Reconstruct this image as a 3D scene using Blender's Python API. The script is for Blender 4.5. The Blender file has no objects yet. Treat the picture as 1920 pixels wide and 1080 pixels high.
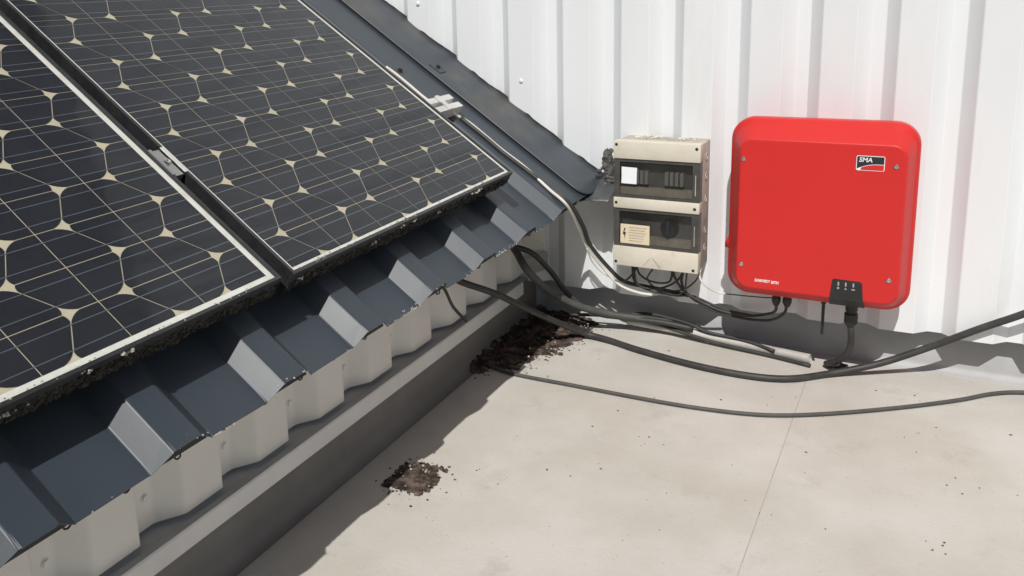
import bpy, bmesh, math, random
from math import sin, cos, pi, radians, sqrt
from mathutils import Vector, Matrix

random.seed(7)
scene = bpy.context.scene
COL = scene.collection

# ------------------------------------------------------------------ camera
cam_d = bpy.data.cameras.new('camera')
cam = bpy.data.objects.new('camera', cam_d)
COL.objects.link(cam)
yaw, pit, rol = radians(-29.433), radians(12.203), radians(2.1035)
fw = Vector((sin(yaw) * cos(pit), cos(yaw) * cos(pit), -sin(pit)))
rt = Vector((cos(yaw), -sin(yaw), 0))
dn = fw.cross(rt)
r2 = rt * cos(rol) + dn * sin(rol)
d2 = -rt * sin(rol) + dn * cos(rol)
cam.matrix_world = Matrix(((r2.x, -d2.x, -fw.x, 0), (r2.y, -d2.y, -fw.y, 0), (r2.z, -d2.z, -fw.z, 1.06), (0, 0, 0, 1)))
cam_d.sensor_width = 36
cam_d.lens = 1681.155 / 1920 * 36
cam_d.shift_x = (960 - 828.15) / 1920
cam_d.shift_y = (338.58 - 540) / 1920
cam_d.clip_start = 0.02
cam_d.clip_end = 500
scene.camera = cam

# ------------------------------------------------------------------ sky and sun
SUN = Vector((0.265, -1.0, 1.20)).normalized()
world = bpy.data.worlds.new('World')
scene.world = world
world.use_nodes = True
wn = world.node_tree
bg = wn.nodes['Background']
sky = wn.nodes.new('ShaderNodeTexSky')
sky.sky_type = 'NISHITA'
sky.sun_disc = False
sky.sun_elevation = math.asin(SUN.z)
sky.sun_rotation = math.atan2(SUN.x, SUN.y)
sky.dust_density = 2.0
sky.ozone_density = 0.6
wn.links.new(sky.outputs[0], bg.inputs[0])
bg.inputs[1].default_value = 0.05
sd = bpy.data.lights.new('sun', 'SUN')
sd.energy = 5.0
sd.angle = radians(0.53)
sd.color = (1.0, 0.97, 0.925)
so = bpy.data.objects.new('sun', sd)
COL.objects.link(so)
so.rotation_euler = SUN.to_track_quat('Z', 'Y').to_euler()
so.location = (2, -4, 6)
vs = scene.view_settings
vs.view_transform = 'Standard'
vs.look = 'None'
vs.exposure = -0.41
vs.gamma = 1.0
vs.use_curve_mapping = False

# ------------------------------------------------------------------ materials
def mat(name, c1, c2=None, scale=8, rough=0.5, metal=0.0, spec=0.5, bump=0.0, bscale=60, fac=(0.35, 0.65),
        speck=None, speck_scale=40, speck_t=(0.02, 0.06), coat=0.0, stretch=(1, 1, 1), rvar=0.0, detail=5, stain=None, stain_scale=2.0, stain_t=(0.55, 0.75)):
    m = bpy.data.materials.new(name)
    m.use_nodes = True
    nt = m.node_tree
    p = nt.nodes['Principled BSDF']
    p.inputs['Base Color'].default_value = (*c1, 1)
    p.inputs['Roughness'].default_value = rough
    p.inputs['Metallic'].default_value = metal
    p.inputs['Specular IOR Level'].default_value = spec
    if coat:
        p.inputs['Coat Weight'].default_value = coat
        p.inputs['Coat Roughness'].default_value = 0.12
    tc = nt.nodes.new('ShaderNodeTexCoord')
    mp = nt.nodes.new('ShaderNodeMapping')
    mp.inputs['Scale'].default_value = stretch
    nt.links.new(tc.outputs['Object'], mp.inputs[0])
    def noise(s, d=5, r=0.6):
        n = nt.nodes.new('ShaderNodeTexNoise')
        n.inputs['Scale'].default_value = s
        n.inputs['Detail'].default_value = d
        n.inputs['Roughness'].default_value = r
        nt.links.new(mp.outputs[0], n.inputs['Vector'])
        return n
    def ramp(src, a, b):
        r = nt.nodes.new('ShaderNodeMapRange')
        r.inputs['From Min'].default_value = a
        r.inputs['From Max'].default_value = b
        nt.links.new(src, r.inputs['Value'])
        return r.outputs[0]
    col = None
    def mixc(prev, c, f):
        mx = nt.nodes.new('ShaderNodeMix')
        mx.data_type = 'RGBA'
        nt.links.new(f, mx.inputs[0])
        if isinstance(prev, tuple):
            mx.inputs[6].default_value = (*prev, 1)
        else:
            nt.links.new(prev, mx.inputs[6])
        mx.inputs[7].default_value = (*c, 1)
        return mx.outputs[2]
    cur = c1
    if c2:
        n = noise(scale, detail)
        cur = mixc(cur, c2, ramp(n.outputs[0], *fac))
        if rvar:
            rr = nt.nodes.new('ShaderNodeMapRange')
            rr.inputs['To Min'].default_value = rough - rvar
            rr.inputs['To Max'].default_value = rough + rvar
            nt.links.new(n.outputs[0], rr.inputs['Value'])
            nt.links.new(rr.outputs[0], p.inputs['Roughness'])
    if stain:
        n = noise(stain_scale, 8, 0.7)
        cur = mixc(cur, stain, ramp(n.outputs[0], *stain_t))
    if speck:
        v = nt.nodes.new('ShaderNodeTexVoronoi')
        v.inputs['Scale'].default_value = speck_scale
        nt.links.new(mp.outputs[0], v.inputs['Vector'])
        cur = mixc(cur, speck, ramp(v.outputs['Distance'], speck_t[1], speck_t[0]))
    if not isinstance(cur, tuple):
        nt.links.new(cur, p.inputs['Base Color'])
    if bump:
        n = noise(bscale, 6)
        b = nt.nodes.new('ShaderNodeBump')
        b.inputs['Strength'].default_value = bump
        b.inputs['Distance'].default_value = 0.003
        nt.links.new(n.outputs[0], b.inputs['Height'])
        nt.links.new(b.outputs[0], p.inputs['Normal'])
    return m

def glass_mat(name, tint, ior=1.45, rough=0.02, dust=0.0, dustc=(0.5, 0.48, 0.45)):
    m = bpy.data.materials.new(name)
    m.use_nodes = True
    nt = m.node_tree
    nt.nodes.clear()
    o = nt.nodes.new('ShaderNodeOutputMaterial')
    t = nt.nodes.new('ShaderNodeBsdfTransparent')
    t.inputs[0].default_value = (*tint, 1)
    g = nt.nodes.new('ShaderNodeBsdfGlossy')
    g.inputs['Roughness'].default_value = rough
    f = nt.nodes.new('ShaderNodeFresnel')
    f.inputs[0].default_value = ior
    ge = nt.nodes.new('ShaderNodeNewGeometry')      # only the outer face of the pane mirrors (no false total reflection inside)
    iv = nt.nodes.new('ShaderNodeMath')
    iv.operation = 'SUBTRACT'
    iv.inputs[0].default_value = 1.0
    nt.links.new(ge.outputs['Backfacing'], iv.inputs[1])
    mu = nt.nodes.new('ShaderNodeMath')
    mu.operation = 'MULTIPLY'
    nt.links.new(iv.outputs[0], mu.inputs[0])
    nt.links.new(f.outputs[0], mu.inputs[1])
    mx = nt.nodes.new('ShaderNodeMixShader')
    nt.links.new(mu.outputs[0], mx.inputs[0])
    nt.links.new(t.outputs[0], mx.inputs[1])
    nt.links.new(g.outputs[0], mx.inputs[2])
    last = mx.outputs[0]
    if dust:
        d = nt.nodes.new('ShaderNodeBsdfDiffuse')
        d.inputs[0].default_value = (*dustc, 1)
        tc = nt.nodes.new('ShaderNodeTexCoord')
        n = nt.nodes.new('ShaderNodeTexNoise')
        n.inputs['Scale'].default_value = 6
        n.inputs['Detail'].default_value = 8
        n.inputs['Roughness'].default_value = 0.7
        nt.links.new(tc.outputs['Object'], n.inputs[0])
        r = nt.nodes.new('ShaderNodeMapRange')
        r.inputs['From Min'].default_value = 0.3
        r.inputs['From Max'].default_value = 0.8
        r.inputs['To Max'].default_value = dust
        nt.links.new(n.outputs[0], r.inputs['Value'])
        m2 = nt.nodes.new('ShaderNodeMixShader')
        nt.links.new(r.outputs[0], m2.inputs[0])
        nt.links.new(last, m2.inputs[1])
        nt.links.new(d.outputs[0], m2.inputs[2])
        last = m2.outputs[0]
    nt.links.new(last, o.inputs[0])
    return m

M = {}
M['membrane'] = mat('membrane', (0.495, 0.466, 0.413), (0.570, 0.548, 0.508), scale=2.6, rough=0.75, spec=0.3, bump=0.3, bscale=110, fac=(0.38, 0.62),
                    stain=(0.34, 0.32, 0.29), stain_scale=6.5, stain_t=(0.57, 0.95), speck=(0.33, 0.31, 0.28), speck_scale=55, speck_t=(0.03, 0.10), detail=7)
M['seam'] = mat('seam', (0.34, 0.325, 0.30), (0.42, 0.405, 0.375), scale=20, rough=0.9)
M['upstand'] = mat('upstand', (0.47, 0.47, 0.475), (0.40, 0.40, 0.40), scale=7, rough=0.6, spec=0.35, bump=0.15, bscale=60)
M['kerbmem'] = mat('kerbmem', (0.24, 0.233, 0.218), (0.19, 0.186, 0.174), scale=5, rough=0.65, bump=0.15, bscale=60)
M['white'] = mat('white_paint', (0.765, 0.79, 0.81), (0.73, 0.755, 0.775), scale=2.2, rough=0.38, spec=0.45, bump=0.02, bscale=8, stretch=(3, 3, 0.6),
                 speck=(0.5, 0.48, 0.45), speck_scale=14, speck_t=(0.012, 0.03), stain=(0.69, 0.70, 0.69), stain_scale=3, stain_t=(0.58, 0.85))
M['beige'] = mat('grey_paint', (0.82, 0.81, 0.765), (0.76, 0.75, 0.70), scale=4, rough=0.45, spec=0.4, bump=0.03, bscale=10,
                 speck=(0.3, 0.28, 0.25), speck_scale=16, speck_t=(0.012, 0.03))
M['strip'] = mat('flashing', (0.80, 0.795, 0.775), (0.73, 0.725, 0.70), scale=6, rough=0.5, bump=0.04, bscale=30, speck=(0.15, 0.14, 0.13), speck_scale=9, speck_t=(0.015, 0.03))
M['ledge'] = mat('ledge', (0.50, 0.50, 0.48), (0.42, 0.42, 0.40), scale=9, rough=0.7, bump=0.1, speck=(0.1, 0.1, 0.09), speck_scale=40, speck_t=(0.02, 0.06))
M['anthracite'] = mat('anthracite', (0.034, 0.046, 0.060), (0.041, 0.052, 0.065), scale=5, rough=0.43, spec=0.42, bump=0.03, bscale=120, rvar=0.05,
                      speck=(0.12, 0.13, 0.14), speck_scale=30, speck_t=(0.015, 0.04))
M['verge'] = mat('verge', (0.042, 0.053, 0.066), (0.056, 0.063, 0.070), scale=4, rough=0.45, spec=0.5, bump=0.05, bscale=25,
                 stain=(0.10, 0.095, 0.08), stain_scale=4, stain_t=(0.5, 0.75))
M['foam_shade'] = mat('foam_shade', (0.018, 0.018, 0.02), rough=0.9)  # sealing foam, also the black that paints shade into gaps and rib hollows
M['cell'] = mat('cell', (0.012, 0.013, 0.019), (0.017, 0.018, 0.026), scale=9, rough=0.5, spec=0.3)
M['sheet_tan'] = mat('backsheet', (0.60, 0.525, 0.37), (0.52, 0.46, 0.34), scale=12, rough=0.7)
M['bus'] = mat('busbar', (0.16, 0.19, 0.21), rough=0.35, metal=0.3)
M['ribbon'] = mat('ribbon', (0.42, 0.38, 0.30), rough=0.4, metal=0.3)
M['margin'] = mat('margin', (0.80, 0.78, 0.72), (0.66, 0.62, 0.55), scale=30, rough=0.5, fac=(0.45, 0.75))
M['frame'] = mat('black_frame', (0.016, 0.017, 0.020), (0.03, 0.03, 0.03), scale=30, rough=0.38, spec=0.5)
M['glass'] = glass_mat('panel_glass', (0.97, 0.98, 0.98), ior=1.2, rough=0.05, dust=0.012)
M['moss'] = mat('moss', (0.030, 0.028, 0.024), (0.095, 0.088, 0.074), scale=90, rough=1.0, spec=0.1, bump=0.8, bscale=300, fac=(0.45, 0.7))
M['lichen'] = mat('lichen', (0.50, 0.48, 0.42), (0.28, 0.26, 0.22), scale=120, rough=1.0, bump=0.5, bscale=200)
M['alu'] = mat('aluminium', (0.74, 0.73, 0.71), (0.60, 0.59, 0.56), scale=20, rough=0.42, metal=0.35, bump=0.03)
M['alu_dark'] = mat('clamp_metal', (0.40, 0.40, 0.40), rough=0.3, metal=0.9)
M['red'] = mat('red_enamel', (0.60, 0.026, 0.023), (0.57, 0.024, 0.022), scale=3, rough=0.42, spec=0.35, bump=0.02, bscale=220)
M['navy'] = mat('navy', (0.018, 0.024, 0.038), rough=0.35)
M['logored'] = mat('logo_red', (0.62, 0.022, 0.02), rough=0.4)
M['inkwhite'] = mat('white_ink', (0.80, 0.80, 0.80), rough=0.5)
M['inkgrey'] = mat('grey_ink', (0.36, 0.36, 0.36), rough=0.5)
M['black'] = mat('black_plastic', (0.016, 0.016, 0.016), (0.022, 0.022, 0.021), scale=20, rough=0.5, bump=0.05, bscale=300)
M['steel'] = mat('screw_steel', (0.50, 0.50, 0.49), rough=0.3, metal=0.9)
M['boxbody'] = mat('cream_plastic', (0.66, 0.62, 0.525), (0.60, 0.56, 0.47), scale=14, rough=0.55, bump=0.06, bscale=90,
                   speck=(0.30, 0.27, 0.22), speck_scale=45, speck_t=(0.02, 0.06), stain=(0.42, 0.37, 0.29), stain_scale=16, stain_t=(0.58, 0.85))
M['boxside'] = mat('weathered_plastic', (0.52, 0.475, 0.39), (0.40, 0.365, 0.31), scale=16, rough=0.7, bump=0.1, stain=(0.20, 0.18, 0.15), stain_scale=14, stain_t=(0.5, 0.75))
M['boxin'] = mat('box_interior', (0.17, 0.17, 0.165), (0.13, 0.13, 0.125), scale=10, rough=0.7)
M['smoke'] = glass_mat('smoked_pane', (0.72, 0.72, 0.71), ior=1.45, rough=0.10, dust=0.05)
M['smokeframe'] = mat('smoked_frame', (0.050, 0.050, 0.046), (0.075, 0.073, 0.065), scale=25, rough=0.4)
M['paper'] = mat('paper', (0.82, 0.85, 0.88), rough=0.8)
M['label'] = mat('cream_label', (0.72, 0.62, 0.44), (0.66, 0.57, 0.42), scale=40, rough=0.8)
M['breaker'] = mat('breaker', (0.34, 0.34, 0.33), rough=0.5)
M['rubber'] = mat('rubber', (0.030, 0.030, 0.029), (0.050, 0.049, 0.046), scale=25, rough=0.55, bump=0.05, bscale=200, fac=(0.4, 0.7))
M['rubbergrey'] = mat('grey_rubber', (0.062, 0.061, 0.057), (0.085, 0.083, 0.077), scale=22, rough=0.6, bump=0.06, bscale=200, fac=(0.4, 0.7))
M['wirewhite'] = mat('white_cable', (0.70, 0.68, 0.63), (0.58, 0.56, 0.51), scale=18, rough=0.5)
M['pipe'] = mat('grey_pipe', (0.55, 0.535, 0.50), (0.42, 0.405, 0.38), scale=14, rough=0.6, bump=0.1, stain=(0.28, 0.26, 0.23), stain_scale=10)
M['hookmetal'] = mat('hook', (0.035, 0.032, 0.03), rough=0.5, metal=0.4)
M['debris'] = mat('scoria', (0.040, 0.033, 0.029), (0.20, 0.145, 0.122), scale=45, rough=1.0, spec=0.1, bump=0.6, bscale=200, fac=(0.42, 0.72))
M['pale'] = mat('pale_crumb', (0.45, 0.42, 0.37), rough=1.0)
M['grit'] = mat('grit', (0.06, 0.05, 0.045), (0.14, 0.12, 0.10), scale=60, rough=1.0)
M['mastic'] = mat('mastic', (0.055, 0.060, 0.068), (0.12, 0.115, 0.10), scale=35, rough=0.9, bump=0.6, bscale=90)
M['rust'] = mat('rusty_edge', (0.17, 0.15, 0.12), (0.10, 0.09, 0.08), scale=40, rough=0.9)

# ------------------------------------------------------------------ helpers
def link(name, me, m, parent=None):
    o = bpy.data.objects.new(name, me)
    COL.objects.link(o)
    if m is not None and len(me.materials) == 0:
        me.materials.append(M[m] if isinstance(m, str) else m)
    if parent is not None:
        o.parent = parent
    return o

def root_of(o):
    while o.parent:
        o = o.parent
    return o

def obj(name, bm, m, parent=None, smooth=False, world=True):
    """bm in world coordinates (world=True) or already in the root's frame"""
    if parent is not None and world:
        bm.transform(root_of(parent).matrix_world.inverted())
    bmesh.ops.recalc_face_normals(bm, faces=bm.faces)
    me = bpy.data.meshes.new(name)
    bm.to_mesh(me)
    bm.free()
    if smooth:
        for p in me.polygons:
            p.use_smooth = True
        if smooth != 'all':
            me.set_sharp_from_angle(angle=radians(smooth if isinstance(smooth, (int, float)) and smooth > 1 else 35))
    return link(name, me, m, parent)

def thing(name, label, cat, loc=(0, 0, 0), group=None, mw=None):
    o = bpy.data.objects.new(name, None)
    COL.objects.link(o)
    o.empty_display_size = 0.05
    o.matrix_world = mw if mw is not None else Matrix.Translation(loc)
    o['label'] = label
    o['category'] = cat
    if group:
        o['group'] = group
    return o

def tag(o, label, cat, group=None):
    o['label'] = label
    o['category'] = cat
    if group:
        o['group'] = group
    return o

def box(bm, a, b, bev=0.0, seg=2):
    vs_ = [bm.verts.new((x, y, z)) for x in (a[0], b[0]) for y in (a[1], b[1]) for z in (a[2], b[2])]
    fs = [(0, 1, 3, 2), (4, 6, 7, 5), (0, 4, 5, 1), (2, 3, 7, 6), (0, 2, 6, 4), (1, 5, 7, 3)]
    F = [bm.faces.new([vs_[i] for i in f]) for f in fs]
    if bev:
        es = list({e for f in F for e in f.edges})
        bmesh.ops.bevel(bm, geom=es, offset=bev, segments=seg, profile=0.5, affect='EDGES')
    return bm

def nbox(a, b, bev=0.0):
    return box(bmesh.new(), a, b, bev)

def catmull(pts, n=6):
    P = [Vector(p) for p in pts]
    if len(P) == 2:
        return P
    out = []
    Q = [P[0] * 2 - P[1]] + P + [P[-1] * 2 - P[-2]]
    for i in range(1, len(Q) - 2):
        a, b, c, d = Q[i - 1], Q[i], Q[i + 1], Q[i + 2]
        for k in range(n):
            t = k / n
            out.append(0.5 * ((2 * b) + (c - a) * t + (2 * a - 5 * b + 4 * c - d) * t * t + (3 * b - a - 3 * c + d) * t ** 3))
    out.append(P[-1])
    return out

def tube(bm, pts, r, n=10, sub=6, cap=True, wob=0.0):
    P = catmull(pts, sub) if sub > 1 else [Vector(p) for p in pts]
    rings = []
    t0 = (P[1] - P[0]).normalized()
    nx = t0.orthogonal().normalized()
    for i, p in enumerate(P):
        t = (P[min(i + 1, len(P) - 1)] - P[max(i - 1, 0)]).normalized()
        nx = (nx - t * nx.dot(t)).normalized()
        ny = t.cross(nx)
        rr = r[i] if isinstance(r, (list, tuple)) else r * (1 + random.uniform(-wob, wob))
        rings.append([bm.verts.new(p + (nx * cos(2 * pi * k / n) + ny * sin(2 * pi * k / n)) * rr) for k in range(n)])
    for a, b in zip(rings, rings[1:]):
        for k in range(n):
            bm.faces.new((a[k], a[(k + 1) % n], b[(k + 1) % n], b[k]))
    if cap:
        bm.faces.new(rings[0][::-1])
        bm.faces.new(rings[-1])
    return bm

def lathe(bm, prof, o, axis, n=14):
    """prof: list of (radius, height along axis)"""
    axis = Vector(axis).normalized()
    nx = axis.orthogonal().normalized()
    ny = axis.cross(nx)
    o = Vector(o)
    rings = []
    for r, h in prof:
        if r <= 1e-6:
            rings.append([bm.verts.new(o + axis * h)])
        else:
            rings.append([bm.verts.new(o + axis * h + (nx * cos(2 * pi * k / n) + ny * sin(2 * pi * k / n)) * r) for k in range(n)])
    for a, b in zip(rings, rings[1:]):
        if len(a) == 1 and len(b) == 1:
            continue
        for k in range(n):
            if len(a) == 1:
                bm.faces.new((a[0], b[(k + 1) % n], b[k]))
            elif len(b) == 1:
                bm.faces.new((a[k], a[(k + 1) % n], b[0]))
            else:
                bm.faces.new((a[k], a[(k + 1) % n], b[(k + 1) % n], b[k]))
    return bm

def prism(bm, pts, d, off=(0, 0, 0)):
    """pts: list of 3D points (planar polygon); d: extrusion vector"""
    d = Vector(d)
    a = [bm.verts.new(Vector(p)) for p in pts]
    b = [bm.verts.new(Vector(p) + d) for p in pts]
    bm.faces.new(a)
    bm.faces.new(b[::-1])
    n = len(pts)
    for i in range(n):
        bm.faces.new((a[i], b[i], b[(i + 1) % n], a[(i + 1) % n]))
    return bm

def rock(bm, c, r, sq=(1, 1, 1), rough=0.3):
    """low irregular chunk, 20 triangles"""
    t = (1 + 5 ** 0.5) / 2
    V = [(-1, t, 0), (1, t, 0), (-1, -t, 0), (1, -t, 0), (0, -1, t), (0, 1, t), (0, -1, -t), (0, 1, -t), (t, 0, -1), (t, 0, 1), (-t, 0, -1), (-t, 0, 1)]
    F = [(0, 11, 5), (0, 5, 1), (0, 1, 7), (0, 7, 10), (0, 10, 11), (1, 5, 9), (5, 11, 4), (11, 10, 2), (10, 7, 6), (7, 1, 8), (3, 9, 4), (3, 4, 2), (3, 2, 6), (3, 6, 8), (3, 8, 9), (4, 9, 5), (2, 4, 11), (6, 2, 10), (8, 6, 7), (9, 8, 1)]
    a = random.uniform(0, 2 * pi)
    ca, sa = cos(a), sin(a)
    vv = []
    for x, y, z in V:
        k = r / 1.9 * (1 + random.uniform(-rough, rough))
        x, y = x * ca - y * sa, x * sa + y * ca
        vv.append(bm.verts.new((c[0] + x * k * sq[0], c[1] + y * k * sq[1], c[2] + z * k * sq[2])))
    for f in F:
        bm.faces.new([vv[i] for i in f])

def extrude_profile(bm, prof, f0, f1, close=False):
    """prof list of points; f0,f1 map profile point -> 3D at either end"""
    a = [bm.verts.new(f0(p)) for p in prof]
    b = [bm.verts.new(f1(p)) for p in prof]
    n = len(prof)
    for i in range(n - 1 + (1 if close else 0)):
        j = (i + 1) % n
        bm.faces.new((a[i], a[j], b[j], b[i]))
    return bm

def solidify(o, t, offset=0.0):
    md = o.modifiers.new('thickness', 'SOLIDIFY')
    md.thickness = t
    md.offset = offset
    return o

def text_mesh(name, s, size, m, mw, parent, extrude=0.0004, shear=0.0, bold=0.0, xs=1.0, align='LEFT'):
    cu = bpy.data.curves.new('tmp', 'FONT')
    cu.body = s
    cu.size = size
    cu.extrude = extrude
    cu.shear = shear
    cu.offset = bold
    cu.align_x = align
    cu.resolution_u = 3
    t = bpy.data.objects.new('tmp', cu)
    COL.objects.link(t)
    dg = bpy.context.evaluated_depsgraph_get()
    me = bpy.data.meshes.new_from_object(t.evaluated_get(dg))
    bpy.data.objects.remove(t)
    bpy.data.curves.remove(cu)
    me.transform(Matrix.Diagonal((xs, 1, 1, 1)))
    me.transform(root_of(parent).matrix_world.inverted() @ mw)
    me.materials.clear()
    me.name = name
    return link(name, me, m, parent)

# frame of text on a face that looks towards -y: local x -> +x, local y -> +z, local z -> -y
def wall_text_frame(x, y, z):
    return Matrix(((1, 0, 0, x), (0, 0, -1, y), (0, 1, 0, z), (0, 0, 0, 1)))

def fillet(pts, r, n=3):
    out = [pts[0]]
    for a, b, c in zip(pts, pts[1:], pts[2:]):
        a, b, c = Vector(a), Vector(b), Vector(c)
        u, w = a - b, c - b
        if u.length < 1e-5 or w.length < 1e-5 or abs(u.angle(w) - pi) < 0.12:
            out.append(tuple(b))
            continue
        k = min(r, u.length * 0.4, w.length * 0.4)
        p, q = b + u.normalized() * k, b + w.normalized() * k
        for i in range(n + 1):
            t = i / n
            out.append(tuple(p * (1 - t) ** 2 + b * 2 * t * (1 - t) + q * t * t))
    out.append(pts[-1])
    return out

# ------------------------------------------------------------------ flat roof (membrane)
YU, XK = 2.605, -1.12           # back upstand plane, kerb plane
fr = bpy.data.objects.new('flat_roof', None)
COL.objects.link(fr)
fr['kind'] = 'structure'
deck = obj('deck', nbox((-1.4, -7.0, -0.12), (7.0, 2.75, -0.0045)), 'seam', fr)
GAP = 0.0007
def add_sheet(x0, x1, y0, y1, *rest):
    return obj('membrane_sheet', nbox((x0, y0, -0.004), (x1, y1, 0.0), 0.0004), 'membrane', fr)
add_sheet(-1.085, -0.26 - GAP, -7, 2.447 - GAP, 24, 90, 0.0005, 0.3)
add_sheet(-0.26 + GAP, 1.10 - GAP, -7, 2.447 - GAP, 30, 90, 0.0005, 1.7)
add_sheet(1.10 + GAP, 7.0, -7, 2.447 - GAP, 40, 60, 0.0005, 2.9)
for xs_ in (-0.26, 1.10):
    obj('seam_bead', nbox((xs_ - 0.0006, -6.9, -0.0044), (xs_ + 0.0006, 2.446, -0.0006)), 'seam', fr)
obj('seam_bead', nbox((-1.08, 2.4464, -0.0044), (6.9, 2.4476, -0.0006)), 'seam', fr)
# border strip that turns up behind the wall cladding
def cove(r, n=7):
    return [(-(r - r * sin(a)), r - r * cos(a)) for a in [pi / 2 * k / n for k in range(n + 1)]]
add_sheet(-1.085, 7.0, 2.447 + GAP, YU - 0.0202, 80, 4, 0.0006, 0.9)
prof = [(YU + dx, z) for dx, z in cove(0.020)] + [(YU, 0.33)]
bm = bmesh.new()
NX = 60
xs = [-1.16 + (7.0 + 1.16) * k / NX for k in range(NX + 1)]
rows = []
for k, x in enumerate(xs):
    rows.append([bm.verts.new((x, y + 0.003 * sin(x * 3.1) * (1 if z > 0.01 else 0), z)) for y, z in prof])
for a, b in zip(rows, rows[1:]):
    for i in range(len(prof) - 1):
        bm.faces.new((a[i], b[i], b[i + 1], a[i + 1]))
up = obj('upstand', bm, 'upstand', fr, smooth='all')
solidify(up, 0.003, 1)
# floor strip and upstand along the kerb
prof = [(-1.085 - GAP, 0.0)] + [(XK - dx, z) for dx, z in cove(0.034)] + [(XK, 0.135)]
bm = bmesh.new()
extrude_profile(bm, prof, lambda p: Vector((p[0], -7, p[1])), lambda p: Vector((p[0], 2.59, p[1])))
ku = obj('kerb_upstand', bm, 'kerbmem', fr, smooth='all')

# ------------------------------------------------------------------ back wall: white trapezoidal cladding
YC, YV = 2.523, 2.555
PITCH, X0 = 0.1782, 0.0447
bw = thing('clad_wall', 'tall white ribbed metal wall behind the red inverter', 'wall', (0, YV, 0.125))
RIB = [(0.0, YV), (0.032, YC), (0.1132, YC), (0.1452, YV)]
def wall_sheet(k0, k1, dy, zb):
    pts = []
    for k in range(k0, k1):
        for dx, y in RIB:
            pts.append((X0 + k * PITCH + dx, y + dy))
    pts.append((X0 + k1 * PITCH, YV + dy))
    pts = fillet(pts, 0.0022)
    bm = bmesh.new()
    zs = [zb, 0.7, 1.3, 2.0, 2.7]
    grid = [[bm.verts.new((x, y + (0.0015 * sin(z * 2.3 + x * 4)), z)) for x, y in pts] for z in zs]
    for a, b in zip(grid, grid[1:]):
        for i in range(len(pts) - 1):
            bm.faces.new((a[i], a[i + 1], b[i + 1], b[i]))
    o = obj('cladding_sheet', bm, 'white', bw)
    solidify(o, 0.0012, 0)
    return o
for (k0, k1, dy, zb) in ((-18, -13, 0, 0.126), (-13, -7, 0.0, 0.125), (-7, -2, 0.0, 0.1265), (-2, 4, 0.0, 0.1255), (4, 10, 0.0, 0.125), (10, 16, 0.0, 0.125), (16, 22, 0.0, 0.125)):
    wall_sheet(k0, k1, dy, zb)
def wall_screw(x, y, z, parent, axis=(0, -1, 0), m='white', r=0.006):
    bm = bmesh.new()
    lathe(bm, [(0.0, 0.0), (r * 1.35, 0.0), (r * 1.35, 0.0015), (r * 0.95, 0.0022), (r * 0.92, 0.0042), (r * 0.6, 0.0056), (0, 0.006)], (x, y, z), axis, 12)
    return obj('screw', bm, m, parent, smooth=30)
for x, z in ((-0.851, 0.272), (-1.215, 0.768), (-1.557, 1.009), (0.207, 0.279)):
    k = round((x - X0 - 0.0726) / PITCH)
    wall_screw(X0 + k * PITCH + 0.0726, YC, z, bw)
# small folded trim in the corner beside the lean-to
bm = nbox((-1.16, 2.5085, 0.235), (-1.055, 2.5205, 0.52), 0.001)
obj('corner_trim', bm, 'beige', bw)

# ------------------------------------------------------------------ lean-to side wall under the eave
XC, XV = -1.125, -1.155
sw = thing('side_wall', 'low beige ribbed metal wall in shade under the eave', 'wall', (XV, 1.5, 0.16))
WP, W0 = 0.1988, 0.9166
def side_sheet(k0, k1):
    pts = []
    for k in range(k0, k1):
        e = W0 + k * WP
        pts += [(XC, e), (XV, e + 0.014), (XV, e + 0.058), (XC, e + 0.104)]
    pts.append((XC, W0 + k1 * WP))
    pts = fillet(pts, 0.006)
    bm = bmesh.new()
    extrude_profile(bm, pts, lambda p: Vector((p[0], p[1], 0.158)), lambda p: Vector((p[0], p[1], 0.60)))
    o = obj('cladding_sheet', bm, 'beige', sw)
    solidify(o, 0.0012, 0)
for k0, k1 in ((-14, -9), (-9, -4), (-4, 1), (1, 4), (4, 8)):
    side_sheet(k0, k1)
for k in (-3, -1, 0, 1, 2, 3, 4, 6):
    bm = bmesh.new()
    lathe(bm, [(0, 0), (0.0085, 0), (0.0085, 0.0016), (0.0062, 0.002), (0.0058, 0.0048), (0, 0.0052)], (XV, W0 + k * WP + 0.043, 0.215), (1, 0, 0), 12)
    obj('screw', bm, 'strip', sw, smooth=30)

# kerb with metal drip flashing
kb = thing('kerb_flashing', 'long grey metal drip flashing on the kerb below the eave', 'flashing', (-1.1, 1.5, 0.11))
bm = bmesh.new()
extrude_profile(bm, [(-1.103, 0.108), (-1.0985, 0.111), (-1.0985, 0.1465), (-1.101, 0.150)], lambda p: Vector((p[0], -3, p[1])), lambda p: Vector((p[0], 2.44, p[1])))
o = obj('drip_strip', bm, 'strip', kb)
solidify(o, 0.0012, 0)
bm = bmesh.new()
extrude_profile(bm, [(-1.102, 0.1493), (-1.125, 0.1475), (-1.185, 0.150)], lambda p: Vector((p[0], -3, p[1])), lambda p: Vector((p[0], 2.49, p[1])))
o = obj('ledge', bm, 'ledge', kb)
bm = bmesh.new()
prism(bm, [(-1.115, 2.500, 0.150), (-1.040, 2.500, 0.183), (-1.040, 2.500, 0.238), (-1.060, 2.500, 0.238), (-1.115, 2.500, 0.205)], (0, 0.0015, 0))
obj('end_plate', bm, 'ledge', kb)

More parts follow.
